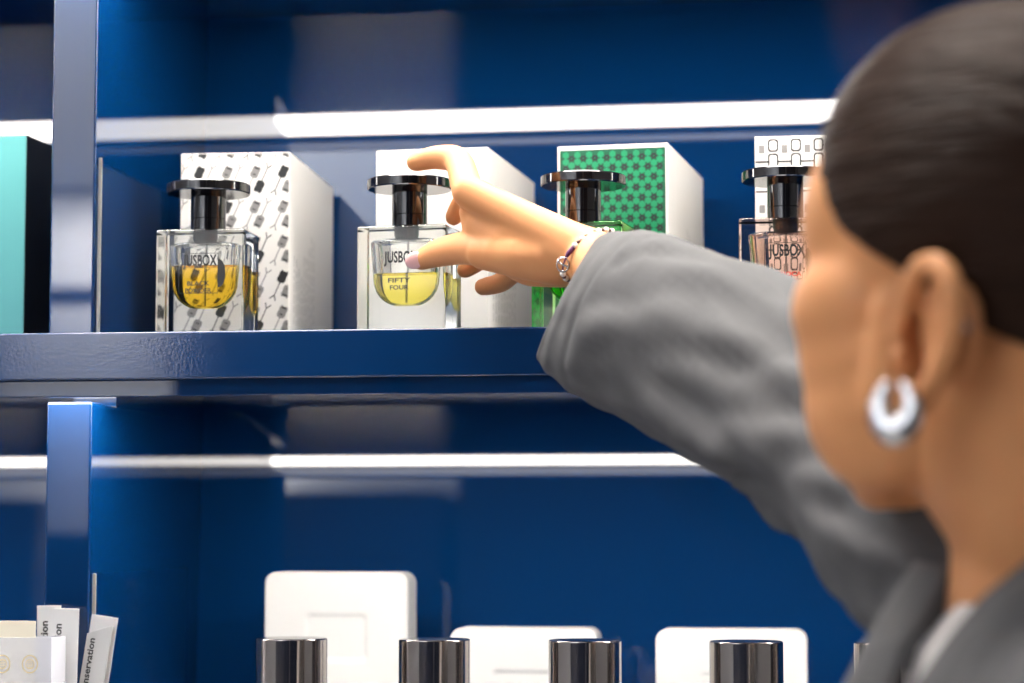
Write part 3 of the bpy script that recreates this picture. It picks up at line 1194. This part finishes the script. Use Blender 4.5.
vd = (Vector((0, 0, CZ)) - cc).normalized()
cu_ = vd.cross(Vector((0, 0, 1))).normalized()
cv_ = cu_.cross(vd)
bm = bmesh.new()
add_chain(bm, [cc + (cu_ * math.cos(2 * PI * k / 24) * .0044 + cv_ * math.sin(2 * PI * k / 24) * .0052) for k in range(25)], [.0007] * 25, 8, 1)
add_chain(bm, [cc + cu_ * (.0036 * t) + cv_ * (.0032 * t) + cu_ * (.0014 * math.sin(PI * t)) for t in (-1, -.6, -.3, 0, .3, .6, 1)], [.0008] * 7, 8, 2)
ppart('charm', bm, M['silver'], 'full', br)

# --- blazer
jk = bmesh.new()
TX, TY = NB.x + .012, NB.y          # torso axis
NT = 160


def torso_ring(z, a, b, cx=0, cy=0, p=2.4, n=NT):
    out = []
    for i in range(n):
        an = 2 * PI * i / n                      # 0 = front (-X), +90 = her right (+Y)
        c, s = math.cos(an), math.sin(an)
        out.append(Vector((TX + cx - a * math.copysign(abs(c) ** (2 / p), c), TY + cy + b * math.copysign(abs(s) ** (2 / p), s), z)))
    return out


levels = [(.80, .135, .215, 0), (.90, .130, .205, 0), (1.02, .118, .188, 0), (1.12, .118, .190, 0), (1.22, .126, .200, 0), (1.29, .128, .205, 0), (1.345, .118, .200, .002),
          (1.380, .104, .180, .006), (1.402, .090, .150, .008), (1.420, .080, .115, .010), (1.434, .074, .088, .012)]
# refine levels
lv = []
for A, B in zip(levels[:-1], levels[1:]):
    for k in range(3):
        t = k / 3
        lv.append(tuple(A[q] * (1 - t) + B[q] * t for q in range(4)))
lv.append(levels[-1])
vr = []
for (z, a, b, cx) in lv:
    r = torso_ring(z, a, b, cx)
    rr = []
    for i, p in enumerate(r):
        g = noise.noise(Vector((p.x * 9, p.y * 9, p.z * 6))) * .005
        rr.append(p + (p - Vector((TX, TY, p.z))).normalized() * g)
    vr.append([jk.verts.new(p) for p in rr])


def vopen(z):           # half angle of the front opening at height z
    if z < 1.13: return 0
    return R(3 + 39 * (min(z, 1.44) - 1.13) / .31)


for j in range(len(lv) - 1):
    zc = (lv[j][0] + lv[j + 1][0]) / 2
    for i in range(NT):
        k = (i + 1) % NT
        an = 2 * PI * (i + .5) / NT
        an = min(an, 2 * PI - an)
        if an < vopen(zc):
            continue
        jk.faces.new((vr[j][i], vr[j][k], vr[j + 1][k], vr[j + 1][i]))
bmesh.ops.delete(jk, geom=[v for v in jk.verts if not v.link_faces], context='VERTS')
jacket = ppart('blazer', jk, M['suit'])
sd = jacket.modifiers.new('thickness', 'SOLIDIFY')
sd.thickness = .004
sd.offset = 1


def sleeve(name, path, seed, nseg=84, shear=None):
    """path: (centre, radius)"""
    bm = bmesh.new()
    C_ = [p[0] for p in path]
    r_ = [p[1] for p in path]
    n = 64
    cs, rs = [], []
    for q in range(nseg + 1):
        t = q / nseg * (len(C_) - 1)
        i = min(int(t), len(C_) - 2)
        f = t - i
        # Catmull-Rom
        P0, P1, P2, P3 = C_[max(0, i - 1)], C_[i], C_[i + 1], C_[min(len(C_) - 1, i + 2)]
        cs.append(.5 * ((2 * P1) + (P2 - P0) * f + (2 * P0 - 5 * P1 + 4 * P2 - P3) * f * f + (3 * P1 - P0 - 3 * P2 + P3) * f ** 3))
        ff_ = f * f * (3 - 2 * f)
        rs.append(r_[i] * (1 - ff_) + r_[i + 1] * ff_)
    rings = []
    L = 0
    u = None
    for i, c in enumerate(cs):
        a, b = cs[max(0, i - 1)], cs[min(nseg, i + 1)]
        d = (b - a).normalized()
        if u is None:
            u = d.cross(Vector((0, 0, 1))).normalized()
        u = (u - d * u.dot(d)).normalized()
        v = d.cross(u)
        if i: L += (cs[i] - cs[i - 1]).length
        rg = []
        for k in range(n):
            an = 2 * PI * k / n
            rel = i / nseg
            # creases run slantwise round the arm and deepen towards the elbow and armhole
            ca_, sa_ = math.cos(an + L * 3.0), math.sin(an + L * 3.0)
            amp = .0010 + .0048 * max(0, min(1, (rel - .12) / .40))
            n1 = noise.noise(Vector((L * 7, ca_ * 1.7, sa_ * 1.7 + seed)))
            n2 = noise.noise(Vector((L * 15, ca_ * 2.6 + 5, sa_ * 2.6 + seed)))
            fold = amp * (1.3 * (abs(n1) * 2.2 - .5) + .9 * (abs(n2) * 2.0 - .5)) + .0014 * noise.noise(Vector((L * 40, ca_ * 3, sa_ * 3 + seed)))
            rr = rs[i] + fold
            o_ = (u * math.cos(an) + v * math.sin(an)) * rr
            if shear is not None:                # the cuff is pushed back on the side of the wrist that shows
                dv = d.dot(shear[0])
                o_ += d * (shear[1] * max(0, 1 - i / 30) * (dv * o_.dot(shear[0]) / (1 - dv * dv) + .36 * o_.z))
            rg.append(c + o_)
        rings.append(rg)
    # turn the cuff inwards so it has a hem and a visible lining
    d0 = (cs[1] - cs[0]).normalized()
    hem = [[p.lerp(cs[0], .03) - d0 * .0012 for p in rings[0]], [p.lerp(cs[0], .075) - d0 * .0002 for p in rings[0]], [p.lerp(cs[0], .085) + d0 * .05 for p in rings[0]]]
    rings = hem[::-1] + rings
    add_rings(bm, rings, cap0=False, cap1=True)
    return ppart(name, bm, M['suit'])


PXM = FPX / 1.0
spath = [((569, 298), 1.604, .0490), ((588, 304), 1.588, .0560), ((618, 315), 1.560, .0620), ((650, 329), 1.527, .0645), ((724, 362), 1.45, .0630), ((800, 417), 1.37, .0575),
         ((860, 468), 1.305, .0550), ((905, 515), 1.255, .056), ((945, 553), 1.222, .058), ((985, 582), 1.195, .060), ((1020, 600), 1.17, .052), ((1050, 615), 1.15, .030)]
rs_ = sleeve('sleeve', [(un(*p, y), r) for p, y, r in spath], .6, 84, ((un(568, 297, 1.6) - Vector((0, 0, CZ))).normalized(), .85))
rs_.parent = jacket
ls_ = sleeve('sleeve', [(LW.lerp(LE, -.02), .050), (LW.lerp(LE, .3), .055), (LW.lerp(LE, .7), .062), (LE, .066), (LE.lerp(LS, .35), .068), (LE.lerp(LS, .7), .072), (LS + Vector((-.002, .012, .010)), .071), (LS + Vector((0, .050, .030)), .064), (LS + Vector((0, .105, .040)), .040)], 4.2)
ls_.parent = jacket


# lapels and collar: folded cloth bands with thickness
def band(name, edge_a, edge_b, m, parent, bulge=.004, n=24, th=.0035):
    """cloth strip between two polylines"""
    def samp(e, t):
        x = t * (len(e) - 1)
        i = min(int(x), len(e) - 2)
        return e[i].lerp(e[i + 1], x - i)
    bm = bmesh.new()
    rows = []
    for i in range(n + 1):
        a, b = samp(edge_a, i / n), samp(edge_b, i / n)
        nrm = (Vector((0, 0, CZ)) - a).normalized()
        rows.append([a.lerp(b, k / 6) + nrm * (bulge * math.sin(PI * k / 6)) for k in range(7)])
    add_rings(bm, rows, False, False, closed=False)
    o = ppart(name, bm, m, 'full', parent)
    s = o.modifiers.new('thickness', 'SOLIDIFY')
    s.thickness = th
    return o


# far (right) lapel: runs from the side of the neck down the chest
band('lapel', [un(950, 568, 1.10), un(930, 612, 1.085), un(906, 640, 1.07), un(888, 690, 1.06), un(866, 760, 1.05)],
     [un(915, 560, 1.125), un(880, 612, 1.115), un(860, 650, 1.10), un(838, 695, 1.09), un(812, 770, 1.08)], M['suit'], jacket)
# near (left) lapel and collar
band('lapel', [un(1060, 540, 1.02), un(1024, 562, 1.02), un(981, 597, 1.02), un(948, 636, 1.02), un(914, 686, 1.02), un(870, 760, 1.02)],
     [un(1110, 640, .955), un(1080, 670, .955), un(1050, 700, .955), un(1020, 730, .955), un(985, 760, .955), un(930, 800, .97)], M['suit'], jacket, .008)
# collar round the back of the neck
ca, cb_ = [], []
for k in range(13):
    an = R(70 + 220 * k / 12)
    c, s = math.cos(an), math.sin(an)
    ca.append(Vector((TX + .010 - .070 * c, TY + .076 * s, 1.452 - .012 * (1 + c))))
    cb_.append(Vector((TX + .014 - .088 * c, TY + .098 * s, 1.412 - .012 * (1 + c))))
band('collar', ca, cb_, M['suit'], jacket, .003, 36)

# --- white top under the blazer
bm = bmesh.new()
rings = [torso_ring(z, a, b, cx, 0, 2.3, 48) for z, a, b, cx in ((.86, .112, .17, 0), (1.02, .100, .160, 0), (1.2, .112, .170, 0), (1.30, .114, .160, .0), (1.36, .106, .135, .002), (1.395, .096, .108, .002), (1.417, .080, .080, .004))]
add_rings(bm, rings, cap0=True, cap1=False)
wt = ppart('white_top', bm, M['top'])
# --- trousers and shoes
for s in (-1, 1):
    yh = NB.y + s * .085
    bm = bmesh.new()
    prof = [(.90, .105, 0), (.75, .100, .004), (.5, .082, .012), (.3, .076, .016), (.075, .078, .018)]
    rings = []
    for z, r, o_ in prof:
        rings.append([Vector((NB.x + .012 + r * math.cos(2 * PI * k / 32), yh + s * o_ + r * .92 * math.sin(2 * PI * k / 32), z)) for k in range(32)])
    add_rings(bm, rings, cap0=True, cap1=False)
    ppart('trouser_leg', bm, M['trouser'])
    bm = bmesh.new()
    rings = []
    for x, wd, h in ((.065, .018, .04), (.055, .030, .075), (.0, .036, .085), (-.07, .040, .060), (-.13, .042, .048), (-.17, .034, .038), (-.185, .016, .026)):
        rings.append([Vector((NB.x + x, yh + s * .025 + wd * math.cos(2 * PI * k / 20), max(0, h / 2 + h / 2 * math.sin(2 * PI * k / 20)))) for k in range(20)])
    add_rings(bm, rings)
    ppart('shoe', bm, M['shoe'])
